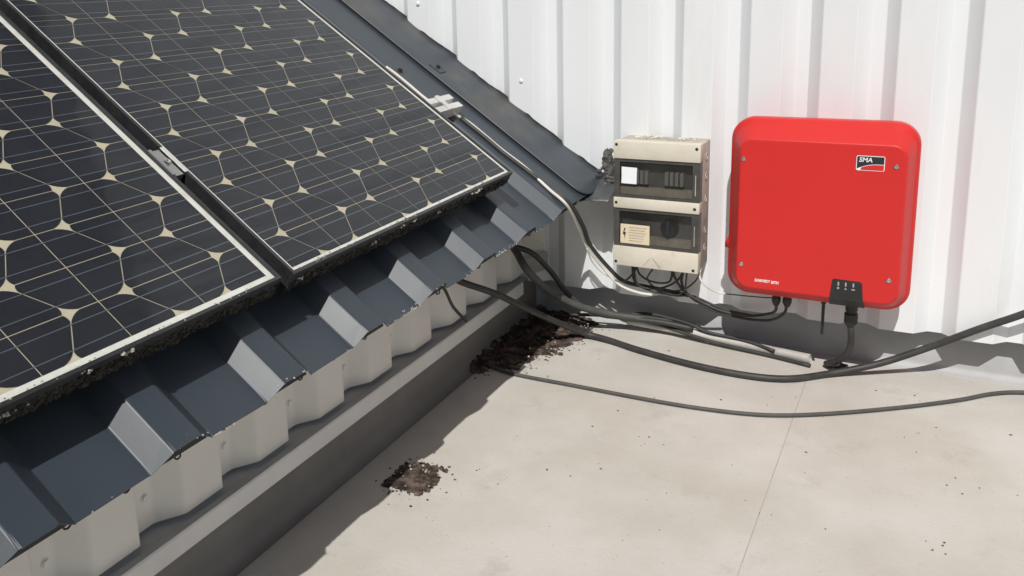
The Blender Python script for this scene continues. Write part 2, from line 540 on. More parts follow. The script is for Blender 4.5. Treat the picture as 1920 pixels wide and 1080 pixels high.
# ------------------------------------------------------------------ sloping roof
AR = radians(35.28)
E0 = Vector((-0.893, 0, 0.435))
RM = Matrix(((0, -cos(AR), sin(AR), E0.x), (1, 0, 0, E0.y), (0, sin(AR), cos(AR), E0.z), (0, 0, 0, 1)))   # (u, v, d) -> world
def R(u, v, d):
    return RM @ Vector((u, v, d))
sr = thing('lean_to_roof', 'sloping anthracite ribbed metal roof carrying the solar panels', 'roof', mw=RM.copy())
RP, R0, RH = 0.2373, 0.755, 0.030
def roof_sheet(k0, k1, ov):
    pts = []
    for k in range(k0, k1):
        b = R0 + k * RP
        pts += [(b, 0), (b + 0.029, RH), (b + 0.081, RH), (b + 0.116, 0)]
    b = R0 + k1 * RP
    pts += [(b, 0)]
    if ov:
        pts = pts[:-3] + [(2.42, RH)]
    pts = fillet(pts, 0.0028)
    bm = bmesh.new()
    # v stations, the cut edge slightly uneven
    vsn = [-0.004, 0.02, 0.6, 1.3, 2.1]
    rows = []
    for v in vsn:
        row = []
        for i, (u, d) in enumerate(pts):
            row.append(bm.verts.new((u, v + (random.uniform(-0.0015, 0.0015) if v < 0 else 0), d + (random.uniform(-0.0006, 0.0006) if v < 0 else 0))))
        rows.append(row)
    for a, b_ in zip(rows, rows[1:]):
        for i in range(len(pts) - 1):
            bm.faces.new((a[i], a[i + 1], b_[i + 1], b_[i]))
    o = obj('roof_sheet', bm, 'anthracite', sr, world=False)
    solidify(o, 0.0012, 0)
for k0, k1 in ((-9, -5), (-5, -1), (-1, 3), (3, 7)):
    roof_sheet(k0, k1, k1 == 7)
# bent wire hooks under the cut edge
hk = None
for i in range(32):
    u = 0.624 + 0.0942 * (i - 12)
    if u > 2.2:
        break
    if hk is None or i % 7 == 0:
        bm = bmesh.new()
        pts = [(-0.004, 0.03, -0.004), (-0.006, 0.004, -0.010), (-0.007, -0.001, -0.021), (-0.001, -0.003, -0.026), (0.006, -0.002, -0.022), (0.007, 0.001, -0.013), (0.005, 0.010, -0.008)]
        pts = [(x * random.uniform(0.6, 0.95), y + 0.003, -0.001 + z * random.uniform(0.34, 0.46)) for x, y, z in pts]
        tube(bm, pts, 0.0014, 6, 4)
        hk = obj('wire_hook', bm, 'hookmetal', sr, world=False, smooth='all')
        hk.location = (u, 0, 0)
    else:
        c = hk.copy()
        COL.objects.link(c)
        c.location = (u + random.uniform(-0.006, 0.006), random.uniform(-0.001, 0.002), 0)
        c.parent = sr
for k in range(-9, 7):
    b = R0 + k * RP
    bm = bmesh.new()
    e_ = 0.081 if k < 6 else 0.16
    prism(bm, [(b + 0.004, 0.001, -0.0015), (b + 0.030, 0.001, RH - 0.0025), (b + e_ - 0.001, 0.001, RH - 0.0025), (b + e_ + 0.030, 0.001, -0.0015)], (0, 0.05, 0))
    obj('rib_hollow_shade', bm, 'foam_shade', sr, world=False)  # black infill added to paint the shade inside each rib hollow
bm = bmesh.new()
rc = random.Random(21)
for i in range(900):
    u = rc.uniform(-0.2, 2.2)
    if sin(u * 31) + sin(u * 13 + 2) + rc.gauss(0, 0.8) < 0.5:
        continue
    f = (u - R0) % RP
    if f < 0.116:
        if rc.random() < 0.7:
            continue
        d_ = RH * min(1, f / 0.029, (0.116 - f) / 0.035)
    else:
        d_ = 0
    rock(bm, (u, -0.004 + 0.010 * rc.random() ** 3, d_ + 0.0003), rc.uniform(0.0006, 0.0019), (1.4, 1, 0.5), 0.4)
co = obj('edge_corrosion', bm, 'pale', sr, world=False)
co['kind'] = 'stuff'
# eave batten that shuts the ribs a little way in
obj('eave_batten', nbox((-1.5, 0.10, -0.030), (2.40, 0.16, -0.002)), 'foam_shade', sr, world=False)

# verge flashing following the white wall: flat strip, then a face turned up into the ribs
def wall_y(x):
    return sum(wall_y0(x + k * 0.012) for k in range(-5, 6)) / 11
def wall_y0(x):
    t = ((x - X0) % PITCH)
    pr = [(0.0, YV), (0.032, YC), (0.1132, YC), (0.1452, YV), (PITCH, YV)]
    for (a, ya), (b, yb) in zip(pr, pr[1:]):
        if a <= t <= b:
            return ya + (yb - ya) * (t - a) / (b - a)
    return YV
bm = bmesh.new()
NV = 150
rows, foam_shade, lip = [], [], []
for i in range(NV + 1):
    v = -0.018 + 2.04 * i / NV
    # the end of the strip is rounded
    cut = 0.0
    if v < 0.03:
        cut = 0.085 * (1 - sqrt(max(0, 1 - ((0.03 - v) / 0.0485) ** 2)))
    u0 = 2.356 + cut
    x = E0.x - v * cos(AR)
    wy = wall_y(x)
    rag = 0.0015 * sin(v * 23) + 0.0008 * sin(v * 61 + 1)
    ue = wy - 0.0045 + 0.0 * rag
    row = [(u0, v, 0.0375), (u0 + 0.004, v, 0.0400), (max(2.425, u0 + 0.006), v, 0.0415), (max(2.45, u0 + 0.01), v, 0.044), (2.495 + 0.3 * (ue - 2.53), v, 0.052 + 0.3 * rag), (ue - 0.002, v, 0.060 + rag)]
    rows.append([bm.verts.new(p) for p in row])
    lip.append((u0 + 0.003, v))
    foam_shade.append((ue - 0.002, v, 0.060 + rag))
for a, b in zip(rows, rows[1:]):
    for k in range(len(a) - 1):
        bm.faces.new((a[k], a[k + 1], b[k + 1], b[k]))
o = obj('verge_flashing', bm, 'verge', sr, world=False, smooth=40)
solidify(o, 0.0015, -1)
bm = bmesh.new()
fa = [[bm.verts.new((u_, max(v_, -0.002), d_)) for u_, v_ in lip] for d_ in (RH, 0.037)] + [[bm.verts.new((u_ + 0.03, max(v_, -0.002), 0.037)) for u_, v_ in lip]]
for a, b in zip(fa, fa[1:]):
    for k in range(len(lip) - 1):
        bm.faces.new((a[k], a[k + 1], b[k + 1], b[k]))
obj('gap_shade_strip', bm, 'foam_shade', o, world=False)  # black strip added as the painted shadow line under the flashing edge
bm = bmesh.new()
tube(bm, [foam_shade[i] for i in range(0, NV + 1)], 0.0035, 6, 1, wob=0.25)
obj('sealing_strip', bm, 'foam_shade', o, world=False, smooth='all')
# clip and spare fixing plate on the verge flashing
bm = nbox((2.385, 0.575, 0.0412), (2.425, 0.622, 0.0455), 0.001)
obj('fixing_plate', bm, 'anthracite', o, world=False)
bm = bmesh.new()
lathe(bm, [(0, 0), (0.008, 0), (0.008, 0.002), (0.0055, 0.003), (0.0055, 0.007), (0, 0.0075)], (2.408, 0.60, 0.0455), (0, 0, 1), 8)
obj('screw', bm, 'hookmetal', o, world=False)
for (u, v) in ((2.239, 0.63), (2.24, 1.15)):
    bm = bmesh.new()
    lathe(bm, [(0, 0), (0.011, 0), (0.011, 0.002), (0.006, 0.0028), (0.0058, 0.008), (0, 0.0085)], (u, v, RH), (0, 0, 1), 10)
    obj('screw', bm, 'hookmetal', sr, world=False)

# ------------------------------------------------------------------ solar panels (hexagon half cells behind glass)
CW, CH = 0.1435, 0.0735
NCOL, NROW = 6, 22
def quarter(flip):
    """quarter of a six-sided cell with rounded hexagon corners, flat; own origin at hexagon centre"""
    g = 0.00092
    A = Vector((0.0955, 0)); B = Vector((0.0480, CH))
    def arc(p, q, bul, n=4):
        mid = (p + q) / 2
        d = (q - p)
        nrm = Vector((d.y, -d.x)).normalized()
        return [p + d * (k / n) + nrm * bul * (1 - (2 * k / n - 1) ** 2) for k in range(n + 1)]
    e = (B - A).normalized()
    nin = Vector((-e.y, e.x))          # towards the centre
    a1 = Vector((0.0955 - 0.0125, g))
    a2 = A + e * 0.0165 + nin * g
    b1 = B - e * 0.0165 + nin * g
    b2 = Vector((0.0480 - 0.0150, CH - g))
    pts = [Vector((g, g))] + arc(a1, a2, 0.0014) + arc(b1, b2, 0.0020) + [Vector((g, CH - g))]
    bm = bmesh.new()
    prism(bm, [((-x if flip else x), (-y if flip else y), 0) for x, y in pts], (0, 0, 0.0006))
    bmesh.ops.recalc_face_normals(bm, faces=bm.faces)
    me = bpy.data.meshes.new('cell')
    bm.to_mesh(me)
    bm.free()
    me.materials.append(M['cell'])
    return me
def quarter_m(sx, sy):
    me = quarter(False)
    me.transform(Matrix.Diagonal((sx, sy, 1, 1)))
    if sx * sy < 0:
        me.flip_normals()
    return me
QM = {(sx, sy): quarter_m(sx, sy) for sx in (1, -1) for sy in (1, -1)}

def solar_panel(label, uc, vc, seed, mR, fR):
    """uc, vc: lower left corner of the cell field on the roof; mR white margin width"""
    rnd = random.Random(seed)
    top = 0.104                      # height of the frame's top above the roof valleys
    t = thing('solar_panel', label, 'solar panel', mw=RM @ Matrix.Translation((uc, vc, 0)), group='solar panels on the sloping roof')
    W, L = NCOL * CW, NROW * CH
    mg, fr_ = mR, fR
    def P(name, bm, m, par=t, sm=False):
        return obj(name, bm, m, par, world=False, smooth=sm)
    P('backsheet', nbox((-mg, -mg, 0.0955), (W + mg, L + mg, 0.0980)), 'sheet_tan')
    for a, b in (((-mg, -mg, 0.0981), (0, L + mg, 0.0990)), ((W, -mg, 0.0981), (W + mg, L + mg, 0.0990)), ((0, -mg, 0.0981), (W, 0, 0.0990)), ((0, L, 0.0981), (W, L + mg, 0.0990))):
        P('white_margin', nbox(a, b), 'margin')
    for j in range(NROW):
        for m in range(NCOL):
            x0, y0 = m * CW, j * CH
            if (m + j) % 2 == 0:      # hexagon centres at lower-left and upper-right of this field
                qs = (((x0, y0), (1, 1)), ((x0 + CW, y0 + CH), (-1, -1)))
            else:
                qs = (((x0 + CW, y0), (-1, 1)), ((x0, y0 + CH), (1, -1)))
            for (cx, cy), s in qs:
                c = bpy.data.objects.new('cell', QM[s])
                COL.objects.link(c)
                c.parent = t
                c.location = (cx, cy, 0.0982)
    for j in range(NROW):
        for off in (0.0165, 0.0545):
            P('busbar', nbox((0.001, j * CH + off - 0.0006, 0.0989), (W - 0.001, j * CH + off + 0.0006, 0.0992)), 'bus')
    P('glass_pane', nbox((-mg, -mg, 0.0998), (W + mg, L + mg, 0.1012)), 'glass')
    o_ = mg + fr_
    bars = (((-o_, -o_, 0.066), (W + o_, -mg, top)), ((-o_, L + mg, 0.066), (W + o_, L + o_, top)),
            ((-o_, -mg, 0.066), (-mg, L + mg, top)), ((W + mg, -mg, 0.066), (W + o_, L + mg, top)))
    for a, b in bars:
        P('frame_bar', nbox(a, b, 0.0008), 'frame')
    # inner web of the frame
    for a, b in (((-mg, -mg, 0.066), (W + mg, -mg + 0.018, 0.068)), ((-mg, -mg + 0.018, 0.066), (-mg + 0.018, L, 0.068)), ((W + mg - 0.018, -mg + 0.018, 0.066), (W + mg, L, 0.068))):
        P('frame_foot', nbox(a, b), 'frame')
    # moss and grime crusted along the lower frame bar
    bm = bmesh.new()
    for i in range(850):
        u = rnd.uniform(-o_, W + o_)
        d = 0.066 + 0.024 * rnd.random() ** 1.1
        if rnd.random() < 0.25 * (0.5 + 0.5 * sin(u * 9 + seed)):
            continue
        r = rnd.uniform(0.0014, 0.0034)
        rock(bm, (u, -o_ + 0.0005 - rnd.random() * 0.0020, d), r, (1.3, 0.8, 0.9), 0.35)
    for i in range(260):
        u = rnd.uniform(-o_, W + o_)
        rock(bm, (u, -o_ + 0.001 + rnd.random() * 0.004, 0.0645 - rnd.random() * 0.004 * (1 + sin(u * 23))), rnd.uniform(0.0022, 0.005), (1.2, 1, 1), 0.4)
    mo = P('moss', bm, 'moss')
    mo['kind'] = 'stuff'
    bm = bmesh.new()
    for i in range(11):
        u = rnd.uniform(0.0, W)
        n = rnd.choice((1, 2, 3, 5, 8))
        d0, v0 = rnd.choice(((0.096, -o_), (0.1045, -mg), (0.1035, -mg + 0.004), (0.085, -o_)))
        for q in range(n):
            rock(bm, (u + rnd.uniform(-1, 1) * 0.003 * n, v0 - 0.001 + rnd.uniform(-1, 1) * 0.002, d0 + rnd.uniform(-1, 1) * 0.003), rnd.uniform(0.0016, 0.0038), (1.2, 1, 0.9), 0.4)
    for i in range(70):
        u = rnd.uniform(0.0, W)
        rock(bm, (u, -mg + rnd.uniform(-0.004, 0.003), 0.1045 - 0.001), rnd.uniform(0.0008, 0.0018), (1.5, 1, 0.6), 0.4)
    lo = P('lichen', bm, 'lichen')
    lo['kind'] = 'stuff'
    return t
solar_panel('solar panel on the right with its lower corner nearest the white wall', 1.1555, 0.1425, 3, 0.0080, 0.0075)
solar_panel('solar panel on the left, cut by the photo edge, wide white right margin', 0.2330, 0.1490, 5, 0.0115, 0.0065)

# mounting rails and the clamps between the panels
def rail(v, label):
    t = thing('mounting_rail', label, 'rail', mw=RM @ Matrix.Translation((0, v, 0)))
    pr = [(-0.028, 0.031), (-0.028, 0.064), (-0.008, 0.064), (-0.008, 0.050), (0.008, 0.050), (0.008, 0.064), (0.028, 0.064), (0.028, 0.031)]
    bm = bmesh.new()
    prism(bm, [(0.1, y, z) for y, z in pr], (2.155, 0, 0))
    obj('rail_profile', bm, 'alu', t, world=False)
    bm = bmesh.new()
    prism(bm, [(2.17, -0.030, 0.0655), (2.17, 0.030, 0.0655), (2.19, 0.030, 0.0655), (2.185, -0.030, 0.0655)], (0, 0, 0.003))
    obj('rail_cap', bm, 'alu', t, world=False)
    for k in range(-2, 6):
        b = R0 + k * RP + 0.055
        bm = bmesh.new()
        lathe(bm, [(0, 0), (0.012, 0), (0.012, 0.004), (0.007, 0.004), (0.007, 0.011), (0, 0.011)], (b, 0.036, RH), (0, 0, 1), 8)
        obj('bolt', bm, 'alu_dark', t, world=False)
rail(0.440, 'bare aluminium rail end sticking out beside the right panel')
def clamp(v, label):
    t = thing('panel_clamp', label, 'clamp', mw=RM @ Matrix.Translation((1.126, v, 0)))
    obj('clamp_body', nbox((-0.011, -0.035, 0.060), (0.011, 0.035, 0.1015), 0.001), 'alu_dark', t, world=False)
    obj('clamp_lip', nbox((0.011, -0.035, 0.1042), (0.0195, 0.035, 0.1066), 0.0006), 'alu', t, world=False)
    obj('clamp_lip', nbox((-0.018, -0.035, 0.1042), (-0.011, 0.035, 0.1066), 0.0006), 'alu_dark', t, world=False)
    bm = bmesh.new()
    lathe(bm, [(0, 0), (0.006, 0), (0.006, 0.005), (0.003, 0.005), (0.003, 0.003), (0, 0.003)], (0, 0, 0.1015), (0, 0, 1), 12)
    obj('bolt', bm, 'steel', t, world=False)
clamp(0.44, 'small metal clamp in the dark gap between the two panels')

# ------------------------------------------------------------------ red inverter
IX, IZ, IF = -0.2505, 0.457, 2.347
inv = thing('inverter', 'bright red solar inverter with rounded corners on the white wall', 'inverter', (-0.2545, 2.512, 0.2195))
def rring(cx, cz, hw, hh, r, y, n=9):
    pts = []
    for (sx, sz, a0) in ((1, 1, 0), (-1, 1, pi / 2), (-1, -1, pi), (1, -1, 3 * pi / 2)):
        for k in range(n + 1):
            a = a0 + pi / 2 * k / n
            pts.append(Vector((cx + sx * (hw - r) + r * cos(a), y, cz + sz * (hh - r) + r * sin(a))))
    return pts
def loft(bm, rings, cap0=True, cap1=True):
    V = [[bm.verts.new(p) for p in r] for r in rings]
    for a, b in zip(V, V[1:]):
        n = len(a)
        for k in range(n):
            bm.faces.new((a[k], a[(k + 1) % n], b[(k + 1) % n], b[k]))
    if cap0:
        bm.faces.new(V[0][::-1])
    if cap1:
        bm.faces.new(V[-1])
    return V
ow, oh, orr = 0.2215, 0.2400, 0.058
IX, IZ = -0.2545, 0.4595
fx, fz = -0.2500, 0.4540
fw_, fh_, frr = 0.1925, 0.2000, 0.034
RR = [rring(IX, IZ, ow - 0.030, oh - 0.030, 0.035, 2.512), rring(IX, IZ, ow - 0.030, oh - 0.030, 0.035, 2.446), rring(IX, IZ, ow - 0.0015, oh - 0.0015, orr, 2.440)]
for y, t in ((2.436, 0.0), (2.4150, 0.0), (2.4095, 0.0010), (2.405, 0.0038), (2.402, 0.0075)):
    RR.append(rring(IX, IZ, ow - t, oh - t, orr - t * 0.6, y))
for k in range(1, 4):             # bevel towards the front face
    f = k / 3
    y = 2.402 + (2.3520 - 2.402) * f
    hw = (ow - 0.0075) + (fw_ + 0.0012 - (ow - 0.0075)) * f
    hh = (oh - 0.0075) + (fh_ + 0.0014 - (oh - 0.0075)) * f
    RR.append(rring(IX + (fx - IX) * f, IZ + (fz - IZ) * f, hw, hh, 0.0535 + (frr + 0.001 - 0.0535) * f, y))
for y, t in ((2.3497, 0.0000), (2.3480, -0.0014), (2.3472, -0.0032), (2.3470, -0.0052), (2.3470, -0.0090)):
    RR.append(rring(fx, fz, fw_ + t, fh_ + t, frr + t * 0.6, y))
bm = bmesh.new()
loft(bm, RR)
obj('housing', bm, 'red', inv, smooth=28)
for x, z in ((-0.4325, 0.600), (-0.0815, 0.602), (-0.4290, 0.318), (-0.0800, 0.318)):
    bm = bmesh.new()
    lathe(bm, [(0.0085, -0.001), (0.0078, 0.0006), (0.0062, 0.0006), (0.0060, -0.0004)], (x, 2.3470, z), (0, -1, 0), 16)
    sc = obj('screw_seat', bm, 'red', inv, smooth=30)
    bm = bmesh.new()
    lathe(bm, [(0.0060, 0.0), (0.0060, 0.0016), (0.0048, 0.0028), (0.0024, 0.0030), (0.0021, 0.0014), (0, 0.0014)], (x, 2.3470, z), (0, -1, 0), 12)
    obj('screw', bm, 'steel', sc, smooth=30)
# badge
bx0, bx1, bz0, bz1 = -0.1685, -0.1060, 0.5885, 0.6250
def rrect(x0, x1, z0, z1, r, y, n=4):
    return rring((x0 + x1) / 2, (z0 + z1) / 2, (x1 - x0) / 2, (z1 - z0) / 2, r, y, n)
bm = bmesh.new()
loft(bm, [rrect(bx0, bx1, bz0, bz1, 0.004, 2.3469), rrect(bx0, bx1, bz0, bz1, 0.004, 2.3459)])
bd = obj('badge', bm, 'inkwhite', inv)
def swoosh(x):                     # lower boundary of the navy field
    f = (x - bx0) / (bx1 - bx0)
    return bz0 + 0.0035 + 0.0135 * (1 - (1 - min(1, f / 0.75)) ** 2)
NS = 12
i0 = 0.0016
xsn = [bx0 + i0 + (bx1 - bx0 - 2 * i0) * k / NS for k in range(NS + 1)]
bm = bmesh.new()
prism(bm, [(x, 2.3458, swoosh(x)) for x in xsn] + [(bx1 - i0, 2.3458, bz1 - i0 - 0.001), (bx1 - i0 - 0.001, 2.3458, bz1 - i0), (bx0 + i0 + 0.002, 2.3458, bz1 - i0), (bx0 + i0, 2.3458, bz1 - i0 - 0.002)], (0, -0.0004, 0))
obj('badge_field', bm, 'navy', bd)
bm = bmesh.new()
xs2 = [x for x in xsn if x > bx0 + 0.010]
prism(bm, [(x, 2.3458, swoosh(x) - 0.0017) for x in xs2] + [(bx1 - i0, 2.3458, bz0 + i0 + 0.002), (bx1 - i0 - 0.002, 2.3458, bz0 + i0), (bx0 + 0.010, 2.3458, bz0 + i0)], (0, -0.0004, 0))
obj('badge_swoosh', bm, 'logored', bd)
text_mesh('badge_lettering', 'SMA', 0.0155, 'inkwhite', wall_text_frame(bx0 + 0.0055, 2.3452, bz1 - 0.0150), bd, shear=0.15, bold=0.0003, xs=1.0)
text_mesh('model_lettering', 'SUNNYBOY', 0.0105, 'inkwhite', wall_text_frame(-0.3935, 2.3466, 0.2755), inv, shear=0.15, bold=0.00025, xs=0.68)
text_mesh('model_lettering', '30TH', 0.0105, 'inkwhite', wall_text_frame(-0.3530, 2.3466, 0.2745), inv, shear=0.1, bold=0.0003, xs=0.78)
# black display wedge over the lower edge
bm = bmesh.new()
p = [(-0.2030, 2.3462, 0.3075), (-0.1425, 2.3462, 0.3060), (-0.1380, 2.3462, 0.3015), (-0.1335, 2.3462, 0.2535), (-0.2115, 2.3462, 0.2550), (-0.2070, 2.3462, 0.3040)]
low = [(-0.1310, 2.392, 0.2235), (-0.2150, 2.392, 0.2240)]
a = [bm.verts.new(q) for q in p]
a2 = [bm.verts.new((x, 2.352, z)) for x, y, z in p]
l1 = [bm.verts.new(q) for q in low]
bm.faces.new(a)
n = len(a)
for k in (0, 1, 2, 4, 5):
    bm.faces.new((a[k], a2[k], a2[(k + 1) % n], a[(k + 1) % n]))
bm.faces.new((a[3], l1[0], l1[1], a[4]))
bm.faces.new((a[3], a2[3], l1[0]))
bm.faces.new((a[4], l1[1], a2[4]))
bm.faces.new((l1[0], a2[3], a2[4], l1[1]))
dp = obj('display', bm, 'black', inv)
for k, x in enumerate((-0.1920, -0.1750, -0.1575)):
    bm = nbox((x - 0.0018, 2.3455, 0.2905), (x + 0.0018, 2.3463, 0.3005), 0.0003)
    obj('status_light', bm, 'inkgrey', dp)
    if k == 0:
        bm = bmesh.new(); lathe(bm, [(0.0, 0.0008), (0.0028, 0.0008), (0.0028, 0)], (x, 2.3463, 0.2845), (0, -1, 0), 10)
    elif k == 1:
        bm = bmesh.new(); prism(bm, [(x - 0.003, 2.3455, 0.2820), (x + 0.003, 2.3455, 0.2820), (x, 2.3455, 0.2875)], (0, 0.0008, 0))
    else:
        bm = nbox((x - 0.004, 2.3455, 0.2825), (x + 0.004, 2.3463, 0.2855))
    obj('symbol', bm, 'inkgrey', dp)
# red rotary switch on the left side, connectors below
bm = bmesh.new()
lathe(bm, [(0.017, 0), (0.016, 0.004), (0.0115, 0.008), (0, 0.0095)], (IX - ow + 0.0015, 2.424, 0.352), (-1, 0, 0), 14)
kn = obj('switch_knob', bm, 'red', inv, smooth=35)
obj('switch_grip', nbox((IX - ow - 0.0105, 2.420, 0.338), (IX - ow - 0.005, 2.428, 0.354), 0.001), 'navy', kn)
for x in (-0.351, -0.323):
    bm = bmesh.new()
    lathe(bm, [(0.0, 0.0), (0.010, 0.0), (0.010, -0.012), (0.0115, -0.013), (0.0115, -0.024), (0.0065, -0.036), (0, -0.036)], (x, 2.44, 0.2195), (0, 0, 1), 12)
    obj('connector', bm, 'black', inv, smooth=35)
bm = bmesh.new()
lathe(bm, [(0.0, 0.004), (0.0065, 0.004), (0.0065, -0.012), (0.0042, -0.014), (0.0036, -0.098), (0.0, -0.100)], (-0.2325, 2.44, 0.2185), (0, 0, 1), 10)
obj('antenna', bm, 'black', inv, smooth=35)
bm = bmesh.new()
lathe(bm, [(0.0, 0.004), (0.0150, 0.004), (0.0150, -0.018), (0.0135, -0.020), (0.0135, -0.024), (0.0165, -0.028), (0.0165, -0.052), (0.0125, -0.058), (0.009, -0.064), (0, -0.064)], (-0.164, 2.43, 0.2195), (0, 0, 1), 16)
obj('plug', bm, 'black', inv, smooth=35)

# ------------------------------------------------------------------ fuse box
BX0, BX1, BZ0, BZ1, BF = -0.7955, -0.5530, 0.2570, 0.6205, 2.400
fb = thing('fuse_box', 'weathered cream plastic fuse box with two smoked windows left of the inverter', 'fuse box', ((BX0 + BX1) / 2, YC, BZ0))
obj('rear_housing', nbox((BX0 + 0.004, 2.432, BZ0 + 0.003), (BX1 - 0.002, 2.5225, BZ1 - 0.003), 0.004), 'boxside', fb, smooth=40)
W1 = (0.4580, 0.5700)
W2 = (0.3150, 0.4270)
for z0, z1, nm in ((W1[1], BZ1, 'top_cover'), (W2[1], W1[0], 'middle_cover'), (BZ0, W2[0], 'bottom_cover')):
    obj(nm, nbox((BX0, BF, z0), (BX1, 2.4315, z1), 0.0025), 'boxbody', fb, smooth=40)
for z0, z1 in (W1, W2):
    wf = obj('window_frame', box(box(box(box(bmesh.new(), (BX0 + 0.001, BF + 0.004, z0 + 0.0005), (BX0 + 0.017, 2.4312, z1 - 0.0005)), (BX1 - 0.021, BF + 0.004, z0 + 0.0005), (BX1 - 0.001, 2.4312, z1 - 0.0005)),
                                       (BX0 + 0.0172, BF + 0.004, z1 - 0.009), (BX1 - 0.0212, 2.4312, z1 - 0.0005)), (BX0 + 0.0172, BF + 0.004, z0 + 0.0005), (BX1 - 0.0212, 2.4312, z0 + 0.008)), 'smokeframe', fb)
    obj('pane', nbox((BX0 + 0.0174, BF + 0.0065, z0 + 0.0082), (BX1 - 0.0214, BF + 0.0085, z1 - 0.0092)), 'smoke', wf)
    obj('hinge_pin', nbox((BX1 - 0.0135, BF + 0.001, z0 + 0.020), (BX1 - 0.0115, BF + 0.0038, z1 - 0.035)), 'boxside', wf)
    obj('interior', nbox((BX0 + 0.0172, 2.4295, z0 + 0.008), (BX1 - 0.0212, 2.4313, z1 - 0.009)), 'boxin', fb)
    obj('interior_sill', nbox((BX0 + 0.0176, BF + 0.010, z0 + 0.0083), (BX1 - 0.0216, 2.429, z0 + 0.030)), 'boxside', fb)
for x in (-0.731, -0.718, -0.705, -0.648, -0.634, -0.620, -0.606):
    obj('breaker', nbox((x - 0.005, 2.412, 0.498), (x + 0.005, 2.4285, 0.536), 0.001), 'breaker', fb)
bm = bmesh.new()
lathe(bm, [(0.0, 0.012), (0.018, 0.012), (0.021, 0.0), (0.026, 0.0), (0.026, -0.004)], (-0.640, 2.424, 0.375), (0, -1, 0), 16)
sw_ = obj('rotary_switch', bm, 'black', fb, smooth=35)
obj('switch_grip', nbox((-0.6435, 2.405, 0.352), (-0.6365, 2.4125, 0.398), 0.001), 'navy', sw_)
bm = bmesh.new()
prism(bm, [(-0.7735, BF + 0.0058, 0.5460), (-0.7290, BF + 0.0058, 0.5450), (-0.7295, BF + 0.0058, 0.5330), (-0.7305, BF + 0.0058, 0.4980), (-0.7740, BF + 0.0058, 0.4985), (-0.7732, BF + 0.0058, 0.5200)], (0, 0.0005, 0))
obj('paper_note', bm, 'paper', fb)
lb = obj('warning_label', nbox((-0.7755, BF + 0.0056, 0.3235), (-0.6915, BF + 0.0062, 0.3800)), 'label', fb)
bm = bmesh.new()
yy = BF + 0.0050
prism(bm, [(-0.7640, yy, 0.3680), (-0.7600, yy, 0.3685), (-0.7650, yy, 0.3560), (-0.7595, yy, 0.3570), (-0.7630, yy, 0.3360), (-0.7645, yy, 0.3500), (-0.7690, yy, 0.3490)], (0, 0.0004, 0))
obj('lightning_bolt', bm, 'black', lb)
for k in range(6):
    z = 0.3715 - k * 0.0078
    obj('print_line', nbox((-0.7510, yy, z - 0.0011), (-0.7510 + random.uniform(0.040, 0.054), yy + 0.0004, z + 0.0011)), 'boxside', lb)
for x, z in ((-0.787, 0.610), (-0.564, 0.608), (-0.787, 0.443), (-0.566, 0.441), (-0.787, 0.268), (-0.566, 0.266)):
    bm = bmesh.new()
    lathe(bm, [(0.0, 0.0006), (0.0042, 0.0006), (0.0046, -0.001)], (x, BF, z), (0, -1, 0), 12)
    obj('screw', bm, 'black', fb)
# moulded chevron on the bottom cover
for s in (-1, 1):
    bm = bmesh.new()
    prism(bm, [(-0.6830 + s * 0.001, BF - 0.0006, 0.2890), (-0.6830 + s * 0.004, BF - 0.0006, 0.2890), (-0.6830 + s * 0.026, BF - 0.0006, 0.2630), (-0.6830 + s * 0.022, BF - 0.0006, 0.2630)], (0, 0.001, 0))
    obj('chevron_bar', bm, 'boxside', fb)
# bits of plaster and lichen on the lid
bm = bmesh.new()
for i in range(46):
    x = random.choice((-0.755, -0.735, -0.700, -0.620, -0.585)) + random.gauss(0, 0.007)
    rock(bm, (x, random.uniform(2.47, 2.515), BZ1 - 0.001), random.uniform(0.002, 0.0052), (1.3, 1, 0.7))
o = obj('crumbs', bm, 'boxbody', fb)
o['kind'] = 'stuff'
# moulded knock-outs on the side
for z in (0.315, 0.365, 0.455, 0.520, 0.575):
    bm = bmesh.new()
    lathe(bm, [(0.011, -0.001), (0.011, 0.0018), (0.008, 0.0018), (0.0075, 0.0004), (0, 0.0004)], (BX1 - 0.002, 2.478, z), (1, 0, 0), 12)
    obj('knock_out', bm, 'boxside', fb, smooth=30)

# ------------------------------------------------------------------ cables
def cable(name, label, pts, r, m, cat='cable', n=10, group=None, wob=0.0):
    bm = bmesh.new()
    o = Vector(pts[0])
    tube(bm, [Vector(p) - o for p in pts], r, n, 6, wob=wob)
    c = obj(name, bm, m, None, smooth='all')
    c.location = o
    tag(c, label, cat, group)
    return c
cable('power_cable', 'thick dark cable sagging across the floor and rising past the right edge',
      [(-1.10, 1.965, 0.319), (-1.07, 1.996, 0.291), (-1.02, 2.085, 0.238), (-0.968, 2.225, 0.145), (-0.905, 2.41, 0.030), (-0.82, 2.425, 0.0115), (-0.71, 2.389, 0.0105), (-0.548, 2.351, 0.0105), (-0.403, 2.341, 0.0105), (-0.299, 2.366, 0.0105), (-0.203, 2.445, 0.0115), (-0.091, 2.49, 0.042), (0.017, 2.503, 0.100), (0.130, 2.502, 0.172), (0.221, 2.498, 0.228), (0.344, 2.475, 0.321), (0.46, 2.44, 0.43)],
      0.0092, 'rubber', n=12)
